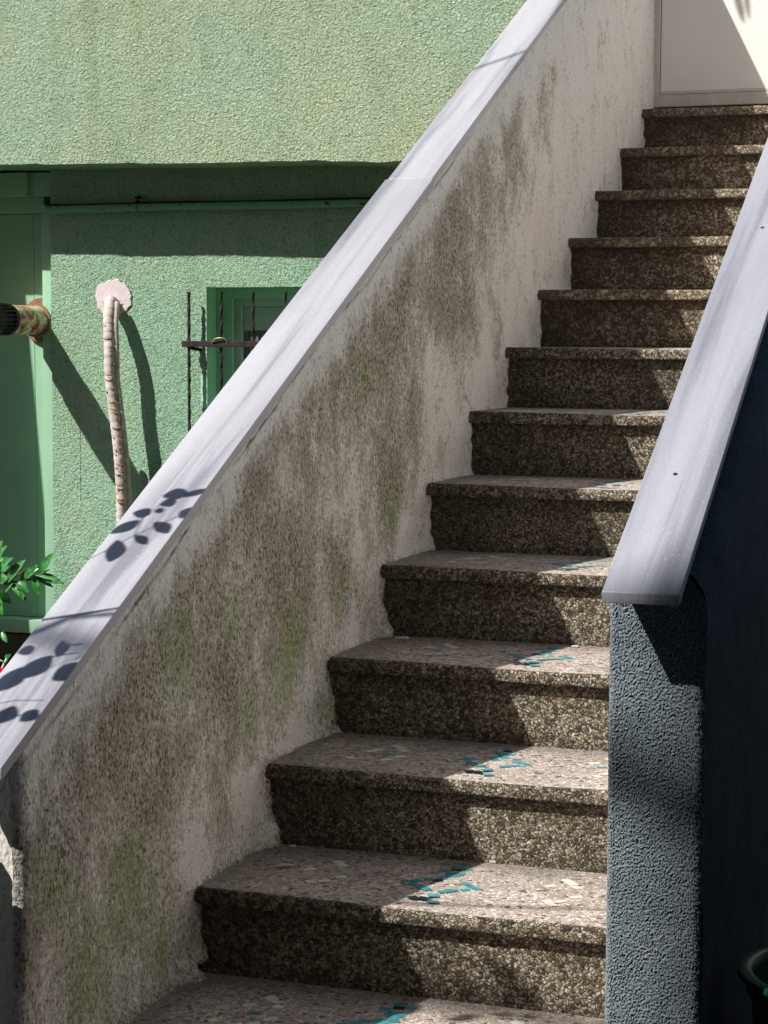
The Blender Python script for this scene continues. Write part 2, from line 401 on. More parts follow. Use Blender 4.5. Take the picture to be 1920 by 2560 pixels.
for y in ys:
    zt = ltop(y) + .004; zb = max(-.5, min(SL*y - .30, 1.6))
    for j in range(NV+1):
        z = zb + (zt - zb)*j/NV
        d, dc = stair_dist(y, z)
        n1 = fbm(y*3.1, z*3.1, 1., 3); n2 = fbm(y*22, z*22, 5., 3); n3 = fbm(y*90, z*60, 2., 2)
        low = max(0., min(1., (2.4 - y)/2.2))
        x = -.010 + n1*.003 + n2*.0022 + n3*.0012
        x += (.0065 + .003*low)*math.exp(-d/.012)*(1 + n2*.7) + (.030*low + .0008)*math.exp(-(dc/.052)**1.7)*(1 + n2)
        e = y - YF; rr = .022 + n2*.006
        if e < rr: x -= rr - math.sqrt(max(0, rr*rr - (rr-e)**2))
        V.append((x, y + (n3*.0015 if e < .01 else 0), z))
        u = ltop(y) - z
        # stains
        g_ = sum(math.exp(-(((y-a)/r_)**2 + ((z-b_)/(r_*1.25))**2)) for a, b_, r_ in DARK)
        l_ = sum(math.exp(-(((y-a)/r_)**2 + ((z-b_)/(r_*1.1))**2)) for a, b_, r_ in LIGHT)
        base_d = .50*low + .30*math.exp(-((y-1.6)/.8)**2)*math.exp(-(((ltop(y)-z)-.30)/.20)**2)
        strip = min(1., 1.6*max(0., 1 - u/(.085 + .05*(1+n1*1.5+n2*.5))))       # clean strip below the coping
        nearstep = math.exp(-d/.04)*(.45 if y > .3 else .10)
        up = max(0., min(1., (y - 2.55)/.35))
        dirt = min(1., base_d + .55*g_ - .55*l_ + .25*n1) * (1-strip*.95) * (1-up*.97) - nearstep*.5
        dirt = max(0., dirt)
        crease = math.exp(-d/.006)*.8*low
        A1.append(min(1., dirt + crease)); 
        m = sum(math.exp(-(((y-a)/r_)**2 + ((z-b_)/(r_*1.3))**2)) for a, b_, r_ in MOSS)
        A2.append(min(1., m*.85 + .5*math.exp(-d/.012)*low*max(0, n1+.4)) * (1-strip))
        A3.append(min(1., strip*1.3 + up*.7))
        # hairline crack below the coping
        cu = .020 + .020*fbm(y*2.3, 4., 0., 2) + .005*noise.noise(Vector((y*30, 1, 1))) + .03*max(0, -y)
        ck = math.exp(-((u - cu)/.0030)**2) * (1. if y < 1.9 else 0.) * max(0., min(1., .75 + 1.6*noise.noise(Vector((y*4, 9, 1)))))
        A4.append(min(1., ck*.9))
F = []
for i in range(len(ys)-1):
    for j in range(NV):
        a = i*(NV+1)+j; F.append((a, a+NV+1, a+NV+2, a+1))
mesh('wall_face', V, F, M['plaster'], lp, True, {'dirt': A1, 'moss': A2, 'clean': A3, 'crack': A4})
b = MB(); b.prism([(YF+.004, -.5), (YE, -.5), (YE, ltop(YE)), (YF+.004, ltop(YF))], -.112, -.034)
o = b.build('wall_core', M['base_brown'], lp)
# rough front end skin
V = []; F = []; nx_, nz_ = 40, 300
for i in range(nx_+1):
    for j in range(nz_+1):
        x = -.114 + .083*i/nx_; z = -.5 + (ltop(YF)+.5)*j/nz_
        V.append((x, YF - noise.noise(Vector((x*75, z*60, 3)))*.0016 - noise.noise(Vector((x*170, z*140, 7)))*.0015 + .002, z))
for i in range(nx_):
    for j in range(nz_):
        a = i*(nz_+1)+j; F.append((a, a+nz_+1, a+nz_+2, a+1))
mesh('wall_end', V, F, M['white_paint'], lp, True)
# copings (two slabs, joint at y = 1.42)
def coping(y0, y1, x0a, x0b, x1a, x1b, zf, th, mat, parent, lift=0.):
    """slab following the slope; x0 = outer (left) edge, x1 = inner edge at y0 / y1"""
    b = MB(); z = lambda y: zf(y) + lift
    b.hexa([(x0a,y0,z(y0)-th),(x1a,y0,z(y0)-th),(x1b,y1,z(y1)-th),(x0b,y1,z(y1)-th),
            (x0a,y0,z(y0)),(x1a,y0,z(y0)),(x1b,y1,z(y1)),(x0b,y1,z(y1))], .0022)
    return b.build('coping_slab', mat, parent, True, sharp=50)
zl = lambda y: SL*y + H0
coping(-.722, 1.415, -.1245, -.1245, .0025, .0025, zl, .022, M['marble'], lp, .0015)
coping(1.4260, YE, -.122, -.122, -.003, -.003, zl, .020, M['marble'], lp, -.002)

b = MB(); yj = 1.4205
b.hexa([(-.121,yj-.0050,zl(yj)-.02),(-.001,yj-.0050,zl(yj)-.02),(-.001,yj+.0050,zl(yj)-.02),(-.121,yj+.0050,zl(yj)-.02),(-.121,yj-.0050,zl(yj)-.0035),(-.001,yj-.0050,zl(yj)-.0035),(-.001,yj+.0050,zl(yj)-.0035),(-.121,yj+.0050,zl(yj)-.0035)])
b.build('mortar_joint', M['dark_gap'], lp)

# ------------------------------------------------------------------ right parapet
rp = thing('parapet_wall', (1.0, -.6, -.5), 'coarse slate grey stair wall right of the steps, navy outside, under a smooth marble slab', 'wall')
YR = -.565; xi = lambda y: .926 - .018*(y+.565); xo = lambda y: 1.069 - .010*(y+.565)
zr = lambda y: .486*y + 1.0
# front end skin with real relief
nx_, nz_ = 150, 1060; V = []; HA = []
zt = zr(YR) - .018
for i in range(nx_+1):
    u = i/nx_
    for j in range(nz_+1):
        z = -.5 + (zt+.5)*j/nz_; x = xi(YR) + (xo(YR)-xi(YR))*u
        dx = noise.noise(Vector((x*90, 1, z*90)))*.004; dz = noise.noise(Vector((x*90, 8, z*90)))*.004
        q = noise.noise(Vector(((x+dx)*500, 3., (z+dz)*360))) + .35*noise.noise(Vector((x*700, 5., z*520)))
        q = max(-1, min(1, q*1.6)); big = fbm(x*9, z*6, 2., 3)
        if u > .62: z = -.5 + (zt - .062*(1-math.sqrt(max(0, 1-((u-.62)/.38)**2)))+.5)*j/nz_
        h = .0017*q + .003*big
        rl, rr_ = .010, .014; ex = x - xi(YR); ey = xo(YR) - x; y = YR - h
        if ex < rl: y += rl - math.sqrt(max(0, rl*rl - (rl-ex)**2)); x += h*.5
        if ey < rr_: y += rr_ - math.sqrt(max(0, rr_*rr_ - (rr_-ey)**2)); x += noise.noise(Vector((1, z*70, 3)))*.0012
        V.append((x, y, z)); HA.append(.5 + .5*q)
F = []
for i in range(nx_):
    for j in range(nz_):
        a = i*(nz_+1)+j; F.append((a, a+nz_+1, a+nz_+2, a+1))
mesh('wall_end', V, F, M['slate'], rp, True, {'high': HA})
# outer face with soft relief
V = []; F = []; ny_, nzz = 260, 90; y1 = 4.05
for i in range(ny_+1):
    y = YR + .010 + (y1-YR)*i/ny_
    for j in range(nzz+1):
        zt_ = zr(y) - .079; z = -.5 + (zt_+.5)*min(1, j/(nzz-12)); inx = 0
        if j > nzz-12:
            a = (j-nzz+12)/12*math.pi/2; z = zt_ + .061*math.sin(a); inx = .054*(1-math.cos(a))
        V.append((xo(y) - inx + fbm(y*6, z*6, 3., 3)*.002 + noise.noise(Vector((y*80, z*60, 1)))*.0008, y, z))
for i in range(ny_):
    for j in range(nzz):
        a = i*(nzz+1)+j; F.append((a, a+nzz+1, a+nzz+2, a+1))
o = mesh('wall_side', V, F, M['navy'], rp, True); o['label'] = 'navy outer face of the right stair wall'
b = MB(); zc = lambda y: zr(y)-.019
P = [(YR+.010, 0), (y1, 1)]
b.hexa([(xi(P[0][0]),P[0][0],-.5),(xo(P[0][0])-.058,P[0][0],-.5),(xo(y1)-.058,y1,-.5),(xi(y1),y1,-.5),
        (xi(P[0][0]),P[0][0],zc(P[0][0])),(xo(P[0][0])-.058,P[0][0],zc(P[0][0])),(xo(y1)-.058,y1,zc(y1)),(xi(y1),y1,zc(y1))])
b.build('wall_core', M['white_paint'], rp)
def rx0(y): return .9345 - .022*(y+.65)
def rx1(y): return 1.047 - .019*(y+.65)
def rcop(ya, yb, lift):
    b = MB(); th = .017
    b.hexa([(rx0(ya),ya,zr(ya)-th+lift),(rx1(ya),ya,zr(ya)-th+lift),(rx1(yb),yb,zr(yb)-th+lift),(rx0(yb),yb,zr(yb)-th+lift),
            (rx0(ya),ya,zr(ya)+lift),(rx1(ya),ya,zr(ya)+lift),(rx1(yb),yb,zr(yb)+lift),(rx0(yb),yb,zr(yb)+lift)], .0020)
    return b.build('coping_slab', M['marble2'], rp, True, sharp=50)
cs = rcop(-.650, .829, 0.); cs2 = rcop(.832, 4.05, -.001)
for hx, hy in ((.963,.533), (.976,-.343)):
    z = zr(hy); b = MB(); n = 14; tilt = .486
    ring0 = [(hx + .0036*math.cos(a), hy + .0036*math.sin(a), z + .486*.0036*math.sin(a) + .0009) for a in [2*math.pi*i/n for i in range(n)]]
    ring1 = [(hx + .0018*math.cos(a), hy + .0026*math.sin(a), z + .486*.0026*math.sin(a) + .0016) for a in [2*math.pi*i/n for i in range(n)]]
    b.add(ring0 + ring1 + [(hx, hy, z + .0004)], [(i, (i+1) % n, n+(i+1) % n, n+i) for i in range(n)] + [(n+i, n+(i+1) % n, 2*n) for i in range(n)])
    b.build('screw_plug', M['iron'], cs)

# ------------------------------------------------------------------ upstairs door and its wall
dr = thing('entrance_door', (.5, 4.06, 1.88), 'cream metal door at the top of the terrazzo stairs', 'door')
b = MB(); b.box((-.012,4.050,1.897),(1.10,4.075,1.941), .003); b.build('bottom_rail', M['door_frame'], dr)
b = MB(); b.box((-.012,4.052,1.9412),(.010,4.074,4.0), .002); b.build('door_frame', M['door_frame'], dr)
b = MB(); b.box((.0125,4.064,1.9435),(1.10,4.09,4.0), .002); b.build('door_leaf', M['door'], dr)
b = MB(); b.box((.0127,4.0605,1.9435),(1.10,4.0635,1.955), .001); b.build('weather_strip', M['door_frame'], dr)
b = MB(); b.box((-.030,4.072,1.86),(1.12,4.088,4.05)); b.build('frame_gap', M['dark_gap'], dr)
hw = thing('entrance_wall', (.6, 4.2, -.5), 'white house wall around the cream door above the stairs', 'wall')
b = MB(); b.box((-.06,4.092,-.5),(3.2,4.19,4.6)); b.build('wall_panel', M['white_paint'], hw)

# ------------------------------------------------------------------ green house
gh = thing('green_house', (-2.4, 4.6, -.5), 'pale green stucco house with an overhanging upper floor behind the left stair wall', 'house')
def wallgrid(x0, x1, z0f, z1f, y, mat, name, nx, nz, amp=.002, parent=gh, holes=()):
    V = []; F = []
    for i in range(nx+1):
        x = x0 + (x1-x0)*i/nx
        for j in range(nz+1):
            z = z0f(x) + (z1f(x)-z0f(x))*j/nz
            V.append((x, y - fbm(x*1.6, z*1.6, y, 3)*amp*2 - noise.noise(Vector((x*45, z*45, 2)))*amp*.6, z))
    for i in range(nx):
        for j in range(nz):
            a = i*(nz+1)+j; F.append((a, a+nz+1, a+nz+2, a+1))
    return mesh(name, V, F, mat, parent, True)
zedge = lambda x: 1.757 - .0156*(x+2.0) + .010*noise.noise(Vector((x*2.3, 0, 0))) + .004*noise.noise(Vector((x*11, 0, 0)))
wallgrid(-5.2, -.04, zedge, lambda x: 4.2, 4.2, M['green_up'], 'upper_wall', 420, 120, .003)
V = []; F = []                                         # soffit
for i in range(201):
    x = -5.2 + 5.16*i/200
    V += [(x, 4.2, zedge(x)), (x, 4.205, zedge(x)-.004), (x, 4.60, zedge(x)-.002)]
for i in range(200):
    for j in range(2): F.append((i*3+j, i*3+j+1, i*3+j+4, i*3+j+3))
mesh('soffit', V, F, M['green_low'], gh, False)
# lower wall with window opening and rounded corner at x=-2.737
YW = 4.45; WX0, WX1, WZ0, WZ1 = -1.996, -1.30, .42, 1.258
def jit(z): return .004*noise.noise(Vector((z*14, 3, 1)))
b = MB()
wallgrid(-2.732, WX0, lambda x: -.5, lambda x: 1.80, YW, M['green_low'], 'lower_wall', 90, 220, .003)
wallgrid(WX0, WX1, lambda x: WZ1, lambda x: 1.80, YW, M['green_low'], 'lower_wall', 70, 60, .003)
wallgrid(WX1, -.04, lambda x: -.5, lambda x: 1.80, YW, M['green_low'], 'lower_wall', 110, 200, .003)
wallgrid(WX0, WX1, lambda x: -.5, lambda x: WZ0, YW, M['green_low'], 'lower_wall', 70, 90, .003)
b = MB()                                               # corner return beside the metal door
b.box((-2.7335, YW+.001, -.5), (-2.60, YW+.16, 1.80)); b.build('wall_return', M['green_low'], gh)
b = MB(); b.box((-5.2, 4.62, -.5), (-.04, 4.72, 4.1)); b.build('back_wall', M['green_low'], gh)
# window: reveal, frame, pane
M['reveal'] = m_plain('green_reveal_paint', (.42,.78,.54), .7, .25, var=.08, vs=6, bump=.002, bs=50)
wd = MB()
wd.box((WX0-.03, YW+.004, WZ0-.03), (WX0, YW+.165, WZ1+.03)); wd.box((WX1, YW+.004, WZ0-.03), (WX1+.03, YW+.165, WZ1+.03))
wd.box((WX0, YW+.004, WZ1), (WX1, YW+.165, WZ1+.03)); wd.box((WX0, YW+.004, WZ0-.03), (WX1, YW+.165, WZ0))
win = wd.build('window', M['reveal'], gh)
fx0, fx1, fz0, fz1 = WX0+.075, WX1-.05, WZ0+.05, WZ1-.045
b = MB()
for a_, b_ in (((WX0,YW+.10,WZ0),(fx0,YW+.16,WZ1)), ((fx1,YW+.10,WZ0),(WX1,YW+.16,WZ1)), ((fx0,YW+.10,fz1),(fx1,YW+.16,WZ1)), ((fx0,YW+.10,WZ0),(fx1,YW+.16,fz0))): b.box(a_, b_, .006)
b.build('window_surround', M['reveal'], win, True, sharp=40)
b = MB()
for a_, b_ in (((fx0+.001,YW+.118,fz0),(fx0+.034,YW+.158,fz1)), ((fx1-.034,YW+.118,fz0),(fx1,YW+.158,fz1)), ((fx0+.034,YW+.118,fz1-.034),(fx1-.034,YW+.158,fz1)), ((fx0+.034,YW+.118,fz0),(fx1-.034,YW+.158,fz0+.034))): b.box(a_, b_, .004)
b.build('window_frame', M['pvc'], win, True, sharp=40)
b = MB(); b.box((fx0+.03,YW+.146,fz0+.03),(fx1-.03,YW+.152,fz1-.03)); b.build('pane', M['glass'], win)
b = MB()
b.box((fx0+.036,YW+.136,fz1-.135),(fx1-.036,YW+.1455,fz1-.036), .003)
b.build('blind_box', M['pvc'], win)
b = MB(); x = fx0 + .045
while x < fx1-.04: b.box((x,YW+.139,fz0+.04),(x+.010,YW+.145,fz1-.137)); x += .024
b.build('blind', M['slats'], win)
# patch of new plaster with ragged edge
cx, cz = -2.434, 1.215; V = [(cx, YW-.0045, cz)]; n = 150
prof_r = [(0,.088),(40,.080),(75,.078),(110,.072),(150,.088),(190,.080),(225,.082),(255,.086),(290,.075),(320,.084),(360,.088)]
def pr(a):
    for (a0, r0), (a1, r1) in zip(prof_r, prof_r[1:]):
        if a0 <= a <= a1: return r0 + (r1-r0)*(a-a0)/(a1-a0)
for q, (s_, yy) in enumerate(((.97, -.0040), (1.0, -.0025), (1.01, .003))):
    for i in range(n):
        a = 360*i/n; r_ = pr(a)*s_*(1 + .10*noise.noise(Vector((a*.06, 1, 2))) + .10*noise.noise(Vector((a*.35, 1, 2))) + .05*noise.noise(Vector((a*.9, 1, 2))))
        V.append((cx + r_*math.cos(math.radians(a)), YW + yy, cz + r_*1.03*math.sin(math.radians(a))))
F = [(0, 1+(i+1) % n, 1+i) for i in range(n)]
for q in range(2):
    F += [(1+q*n+i, 1+q*n+(i+1) % n, 1+(q+1)*n+(i+1) % n, 1+(q+1)*n+i) for i in range(n)]
o = mesh('plaster_patch', V, F, M['patch'], gh, False); o['label'] = 'round patch of pale pink plaster'
# metal door at the left
md = MB()
md.box((-5.2,YW+.110,-.20),(-2.8785,YW+.135,1.585), .002); md.box((-2.8765,YW+.110,-.20),(-2.800,YW+.135,1.585), .002)
dm_ = md.build('metal_door', M['green_metal'], gh)
b = MB(); b.box((-2.799,YW+.040,-.20),(-2.7345,YW+.14,1.62), .004); b.box((-2.745,YW+.032,-.20),(-2.7345,YW+.0395,1.70), .002)
b.build('door_frame', M['green_metal'], dm_, True, sharp=40)
b = MB(); b.box((-5.2,YW+.06,1.588),(-2.7995,YW+.14,1.655), .004); b.box((-5.2,YW+.02,1.656),(-2.86,YW+.13,1.76), .004); b.box((-2.858,YW+.045,1.6565),(-2.7345,YW+.13,1.76), .003)
b.build('door_lintel', M['green_metal'], dm_, True, sharp=40)
b = MB(); b.box((-5.2,YW+.02,-.262),(-2.7345,YW+.13,-.202), .004); b.build('door_sill', M['green_metal'], dm_, True, sharp=40)
b = MB(); b.box((-5.2,YW+.03,-.5),(-2.7345,YW+.13,-.270), .002); b.build('door_plinth', M['base_brown'], dm_)

# ------------------------------------------------------------------ fittings on the green wall
wp = thing('wall_pipe', (-2.0, YW-.03, 1.60), 'thin green painted pipe running level under the overhang of the green house', 'pipe')
b = MB(); pts = [(-2.735 + 2.65*i/60, YW-.026, 1.598 - .006*math.sin(i*.35)*.3) for i in range(61)]
b.tube(pts, [.0200]*61, 14); b.build('pipe_body', M['green_pipe'], wp, True, sharp=60)
b = MB()
for s_ in (-.004,):
    ring = [(-2.303+.002*math.sin(a), YW-.026 - .0235*math.cos(a), 1.598 + .0235*math.sin(a)) for a in [2*math.pi*i/16 for i in range(17)]]
    b.tube(ring, .0055, 6)
b.tube([(-2.303, YW-.026, 1.617), (-2.303, YW-.024, 1.632), (-2.300, YW, 1.640)], .005, 6)
b.tube([(-2.290, YW-.018, 1.640), (-2.318, YW-.018, 1.641)], .005, 6)
b.build('pipe_clamp', M['green_pipe'], wp, True)

fp = thing('flue_pipe', (-2.832, YW+.11, 1.118), 'short rusty cream flue pipe with a black cap sticking out beside the green metal door', 'flue')
fx, fz = -2.832, 1.120
b = MB(); b.tube([(fx, YW+.11, fz), (fx, YW-.02, fz), (fx, YW-.225, fz)], .063, 40); b.build('pipe_body', M['flue'], fp, True, sharp=40)
b = MB(); b.tube([(fx, YW+.105, fz), (fx, YW+.092, fz)], .098, 40)
b.tube([(fx, YW+.090, fz), (fx, YW+.030, fz)], .074, 40); b.build('flange', M['flange'], fp, True, sharp=40)
cp = MB(); cp.tube([(fx, YW-.215, fz), (fx, YW-.24, fz), (fx, YW-.241, fz)], [.068,.068,.060], 40)
cp.tube([(fx, YW-.241, fz), (fx, YW-.325, fz)], .056, 40)
for i in range(22):
    a = 2*math.pi*i/22; c_, s_ = math.cos(a), math.sin(a)
    cp.tube([(fx+.064*c_, YW-.240, fz+.064*s_), (fx+.064*c_, YW-.33, fz+.064*s_)], .0050, 5)
cp.tube([(fx, YW-.33, fz), (fx, YW-.342, fz), (fx, YW-.5, fz)], [.070,.070,.060], 40)
cp.build('vent_cap', M['black_plastic'], fp, True, sharp=40)

# taped hose bundle
tb = thing('hose_bundle', (-2.41, YW-.02, 1.19), 'bent bundle of hoses wrapped in peeling white tape coming out of the pink plaster patch', 'hose')
key = [(-2.436,YW+.01,1.205),(-2.430,4.415,1.198),(-2.418,4.385,1.170),(-2.410,4.360,1.120),(-2.402,4.345,1.07),(-2.393,4.333,.983),(-2.390,4.33,.881),(-2.377,4.33,.779),(-2.364,4.33,.677),(-2.352,4.33,.575),(-2.344,4.33,.472),(-2.339,4.33,.37),(-2.340,4.33,.267),(-2.342,4.33,.1),(-2.342,4.33,-.1),(-2.342,4.33,-.45)]
def catmull(k, m):
    k = [Vector(p) for p in k]; out = []
    for i in range(len(k)-1):
        p0, p1, p2, p3 = k[max(0,i-1)], k[i], k[i+1], k[min(len(k)-1,i+2)]
        for j in range(m):
            t_ = j/m
            out.append(.5*((2*p1) + (p2-p0)*t_ + (2*p0-5*p1+4*p2-p3)*t_*t_ + (3*p1-p0-3*p2+p3)*t_**3))
    return out + [k[-1]]
path = catmull(key, 14)
b = MB(); rad = []; s_ = 0.
for i, p in enumerate(path):
    if i: s_ += (p - path[i-1]).length
    rad.append(.0235 + .0022*((s_/.034) % 1.0) + .0012*noise.noise(Vector((s_*30,1,1))) if i > 12 else .016 + .0007*i)
b.tube(path, rad, 18); wrap = b
# second hose bulging behind on the right
b = MB(); b.tube([p + Vector((.024, .012, 0)) for p in path[20:]], .0145, 14); b.build('inner_hose', M['tape'], tb, True)
# peeling tape flaps
rr = random.Random(5); b = MB(); s_ = 0
for i in range(16, len(path)-8, 1):
    if rr.random() > .50: continue
    p = path[i]; a0 = rr.uniform(-2.6, -.4); r_ = rad[i]
    if rr.random() < .5: b_seg = 5; span = rr.uniform(.8, 1.8)
    else: b_seg = 3; span = rr.uniform(.25,.6)
    n0 = len(b.v); lift = rr.uniform(.001,.005); hh = rr.uniform(.002,.006)
    for q in range(b_seg+1):
        a = a0 + span*q/b_seg
        c_, s2 = math.cos(a), math.sin(a)
        dz = -.006*math.sin(q/b_seg*3.14)
        b.v.append(p + Vector((c_*(r_+.0004), s2*(r_+.0004), dz)))
        b.v.append(p + Vector((c_*(r_+lift), s2*(r_+lift), dz - hh)))
    for q in range(b_seg): b.f.append((n0+2*q, n0+2*q+1, n0+2*q+3, n0+2*q+2))
wf = [0]*len(wrap.f) + [1]*len(b.f); wrap.add(b.v, b.f); wrap.build('tape_wrap', M['tape'], tb, True, sharp=70, mats=[M['tape_edge']], fmat=wf)
ch = MB(); pts = []; rd = []
for i in range(200):
    z = .56 - .95*i/199; pts.append((-2.362 + .030*(.56-z)/.45*(1 if z > .2 else 1) if z > .1 else -2.33, 4.385, z)); rd.append(.0155 if (i//2) % 2 else .0125)
ch.tube(pts, rd, 14); ch.build('corrugated_hose', M['hose'], tb, False)
b = MB()                                               # loose wire ends over the patch
b.tube([(-2.475,YW-.012,1.196),(-2.44,YW-.03,1.206),(-2.392,YW-.012,1.200)], .0016, 5)
b.tube([(-2.432,YW-.02,1.205),(-2.40,YW-.018,1.180),(-2.376,YW-.012,1.140)], .0014, 5)
b.tube([(-2.436,YW-.012,1.232),(-2.428,YW-.02,1.222),(-2.420,YW-.012,1.214)], .0013, 5)
b.build('loose_wire', M['tape_edge'], tb, True)

# window grille
gr = thing('window_grille', (-1.75, YW-.043, .6), 'rusty twisted iron grille in front of the small green window', 'window grille')
YG = YW - .045
def twisted(x, z0, z1):
    b = MB(); n = int((z1-z0)/.006); w = .0058
    v0 = 0
    for i in range(n+1):
        z = z0 + (z1-z0)*i/n; a = z*22 ; ww = w*(1 + .10*math.sin(z*190))
        for q in range(4):
            w_ = a + q*math.pi/2; b.v.append(Vector((x + ww*1.25*math.cos(w_), YG + ww*1.25*math.sin(w_), z)))
    for i in range(n):
        for q in range(4): b.f.append((i*4+q, i*4+(q+1) % 4, i*4+4+(q+1) % 4, i*4+4+q))
    b.f += [(3,2,1,0), (n*4,n*4+1,n*4+2,n*4+3)]
    return b
for i, x in enumerate((-2.057, -1.909, -1.764, -1.618, -1.472, -1.326)):
    twisted(x, .36, 1.238).build('bar', M['iron'], gr, True, sharp=50)
for z in (1.020, .50):
    b = MB(); b.box((-2.085, YG-.016, z-.0125), (-1.25, YG-.0075, z+.0125), .002); b.build('cross_bar', M['iron'], gr)
b = MB(); b.tube([(-2.07, YG, 1.015), (-2.045, YG+.018, 1.0), (-2.02, YW+.01, .995)], .008, 8); b.build('wall_anchor', M['iron'], gr, True); b = MB(); b.tube([(-2.07, YG, .50), (-2.07, YW+.01, .49)], .008, 8)
b.build('wall_anchor', M['iron'], gr, True)
b = MB(); ring = [(-1.909 + .034*math.cos(a), YG - .018 - .008*math.sin(a*1.0), 1.026 + .019*math.sin(a) + .004*math.cos(a)) for a in [2*math.pi*i/40 for i in range(41)]]
b.tube(ring, .0024, 8); o = b.build('wire_ring', M['brass'], None, True)
tag(o, 'thin brass wire ring looped round the crossing of the window grille', 'ring')

# ------------------------------------------------------------------ plants
def leaf_into(b, base, tip, width, up, curl=.25):
    base, tip = Vector(base), Vector(tip); ax = tip - base; L = ax.length; ax.normalize()
    side = ax.cross(Vector(up)).normalized(); nrm = side.cross(ax).normalized(); n = 6; v0 = len(b.v)
    for i in range(n+1):
        t_ = i/n; w = width*.5*math.sin(math.pi*min(1, t_*.93+.04))**.8*(1.0 if t_ < .5 else 1 - (t_-.5)*.25)
        c_ = base + ax*(L*t_) - nrm*(curl*L*t_*t_)
        b.v += [c_ - side*w + nrm*w*.45, c_.copy(), c_ + side*w + nrm*w*.45]
    for i in range(n):
        a = v0+i*3; b.f += [(a,a+1,a+4,a+3),(a+1,a+2,a+5,a+4)]
sh = thing('leafy_shrub', (-2.75, 3.5, -.5), 'green leafy shrub twig reaching in front of the green metal door from the left', 'shrub')
tw = MB(); lf = MB(); rr = random.Random(11)
main = catmull([(-2.72,3.55,-.5),(-2.68,3.5,-.2),(-2.60,3.48,-.02),(-2.50,3.5,.070),(-2.42,3.5,.090),(-2.33,3.5,.105),(-2.27,3.5,.130),(-2.235,3.5,.15)], 6)
tw.tube(main, [.008 - .006*i/len(main) for i in range(len(main))], 6)
tw.tube([main[12], Vector((-2.56,3.47,.12)), Vector((-2.53,3.46,.22)), Vector((-2.50,3.45,.30))], [.005,.004,.003,.002], 6)
tw.tube([main[24], Vector((-2.33,3.46,.14)), Vector((-2.27,3.44,.18))], [.003,.002,.002], 6)
for (bx,bz,tx,tz,w) in ((-2.29,.125,-2.19,.108,.022),(-2.27,.13,-2.228,.205,.024),(-2.285,.12,-2.262,.055,.022),(-2.30,.125,-2.225,.095,.014),(-2.33,.115,-2.272,.165,.022),(-2.33,.11,-2.335,.045,.018),(-2.36,.105,-2.30,.148,.024),(-2.38,.10,-2.44,.06,.026),(-2.41,.095,-2.35,.175,.024),(-2.44,.085,-2.405,.15,.026),(-2.36,.10,-2.31,.075,.02),(-2.40,.09,-2.33,.04,.015),(-2.43,.16,-2.38,.19,.02),(-2.44,.20,-2.42,.255,.022),(-2.46,.18,-2.425,.23,.020),(-2.45,.14,-2.40,.155,.02),(-2.46,.10,-2.42,.125,.022),(-2.45,.06,-2.415,.015,.02),(-2.47,.05,-2.43,-.02,.022)):
    yy = 3.5 + rr.uniform(-.03,.03); leaf_into(lf, (bx,yy,bz), (tx+(tx-bx)*.15,yy+rr.uniform(-.03,.02),tz+(tz-bz)*.15), w*1.75, (rr.uniform(-.35,.35),-1,rr.uniform(.3,.9)), rr.uniform(.05,.25))
for i in range(70):                                    # the rest of the shrub, left of the frame
    bx, bz = rr.uniform(-2.95,-2.50), rr.uniform(-.30,.34); yy = rr.uniform(3.3,3.7); a = rr.uniform(-.8,2.6)
    leaf_into(lf, (bx,yy,bz), (bx+.06*math.cos(a), yy+rr.uniform(-.03,.03), bz+.06*math.sin(a)), .024, (rr.uniform(-.5,.5),-1,.6))
tw.build('stem', M['bark'], sh, True); lf.build('foliage', M['leaf'], sh, True)

fl = thing('flowering_plant', (-2.62, 3.5, -.5), 'small plant with a bright red bloom low at the left edge behind the marble coping', 'plant')
b = MB(); b.tube([(-2.50,3.5,-.5),(-2.48,3.5,-.35),(-2.45,3.5,-.255),(-2.42,3.5,-.20)], .005, 6); b.tube([(-2.45,3.5,-.255),(-2.432,3.5,-.225),(-2.445,3.48,-.212)], .004, 6); b.build('stem', M['tape'], fl, True)
b = MB()
for i in range(9):
    a = i*.7; leaf_into(b, (-2.458,3.5,-.262), (-2.458+.026*math.cos(a), 3.48+.01*math.sin(a*2), -.262+.022*math.sin(a)), .024, (.2,-1,.5), .1)
b.build('flower', M['petal'], fl, True)
b = MB()
for p_, q_ in (((-2.44,3.5,-.29),(-2.455,3.48,-.325)),((-2.43,3.5,-.215),(-2.405,3.48,-.188)),((-2.50,3.5,-.33),(-2.45,3.46,-.345)),((-2.50,3.5,-.30),(-2.54,3.47,-.27)),((-2.49,3.5,-.40),(-2.44,3.47,-.38))): leaf_into(b, p_, q_, .026, (.1,-1,.6))
b.build('foliage', M['leaf'], fl, True)

# vine that hangs above the left coping (outside the picture) and throws the leaf shadows
LS = [(-0.118,-0.103,-0.086,-0.067,0.016),(-0.046,-0.071,-0.011,-0.097,0.015),(-0.066,-0.113,-0.036,-0.134,0.011),(-0.081,-0.186,-0.094,-0.133,0.018),(-0.119,-0.452,-0.098,-0.441,0.014),(-0.044,-0.454,-0.053,-0.419,0.012),(-0.044,-0.429,-0.011,-0.419,0.003),(-0.083,-0.512,-0.057,-0.462,0.022),(-0.106,-0.547,-0.091,-0.494,0.021),(-0.017,-0.511,0.008,-0.474,0.026),(-0.063,-0.623,-0.053,-0.587,0.018),(-0.022,-0.615,-0.01,-0.59,0.016),(-0.069,0.017,-0.034,0.032,0.020),(-0.031,0.019,0.005,0.042,0.011),(-0.064,-0.011,-0.041,0.002,0.015),(-0.104,-0.04,-0.074,-0.042,0.017),(-0.066,-0.034,-0.051,-0.027,0.010),(-0.005,-0.049,0.003,-0.02,0.017)]
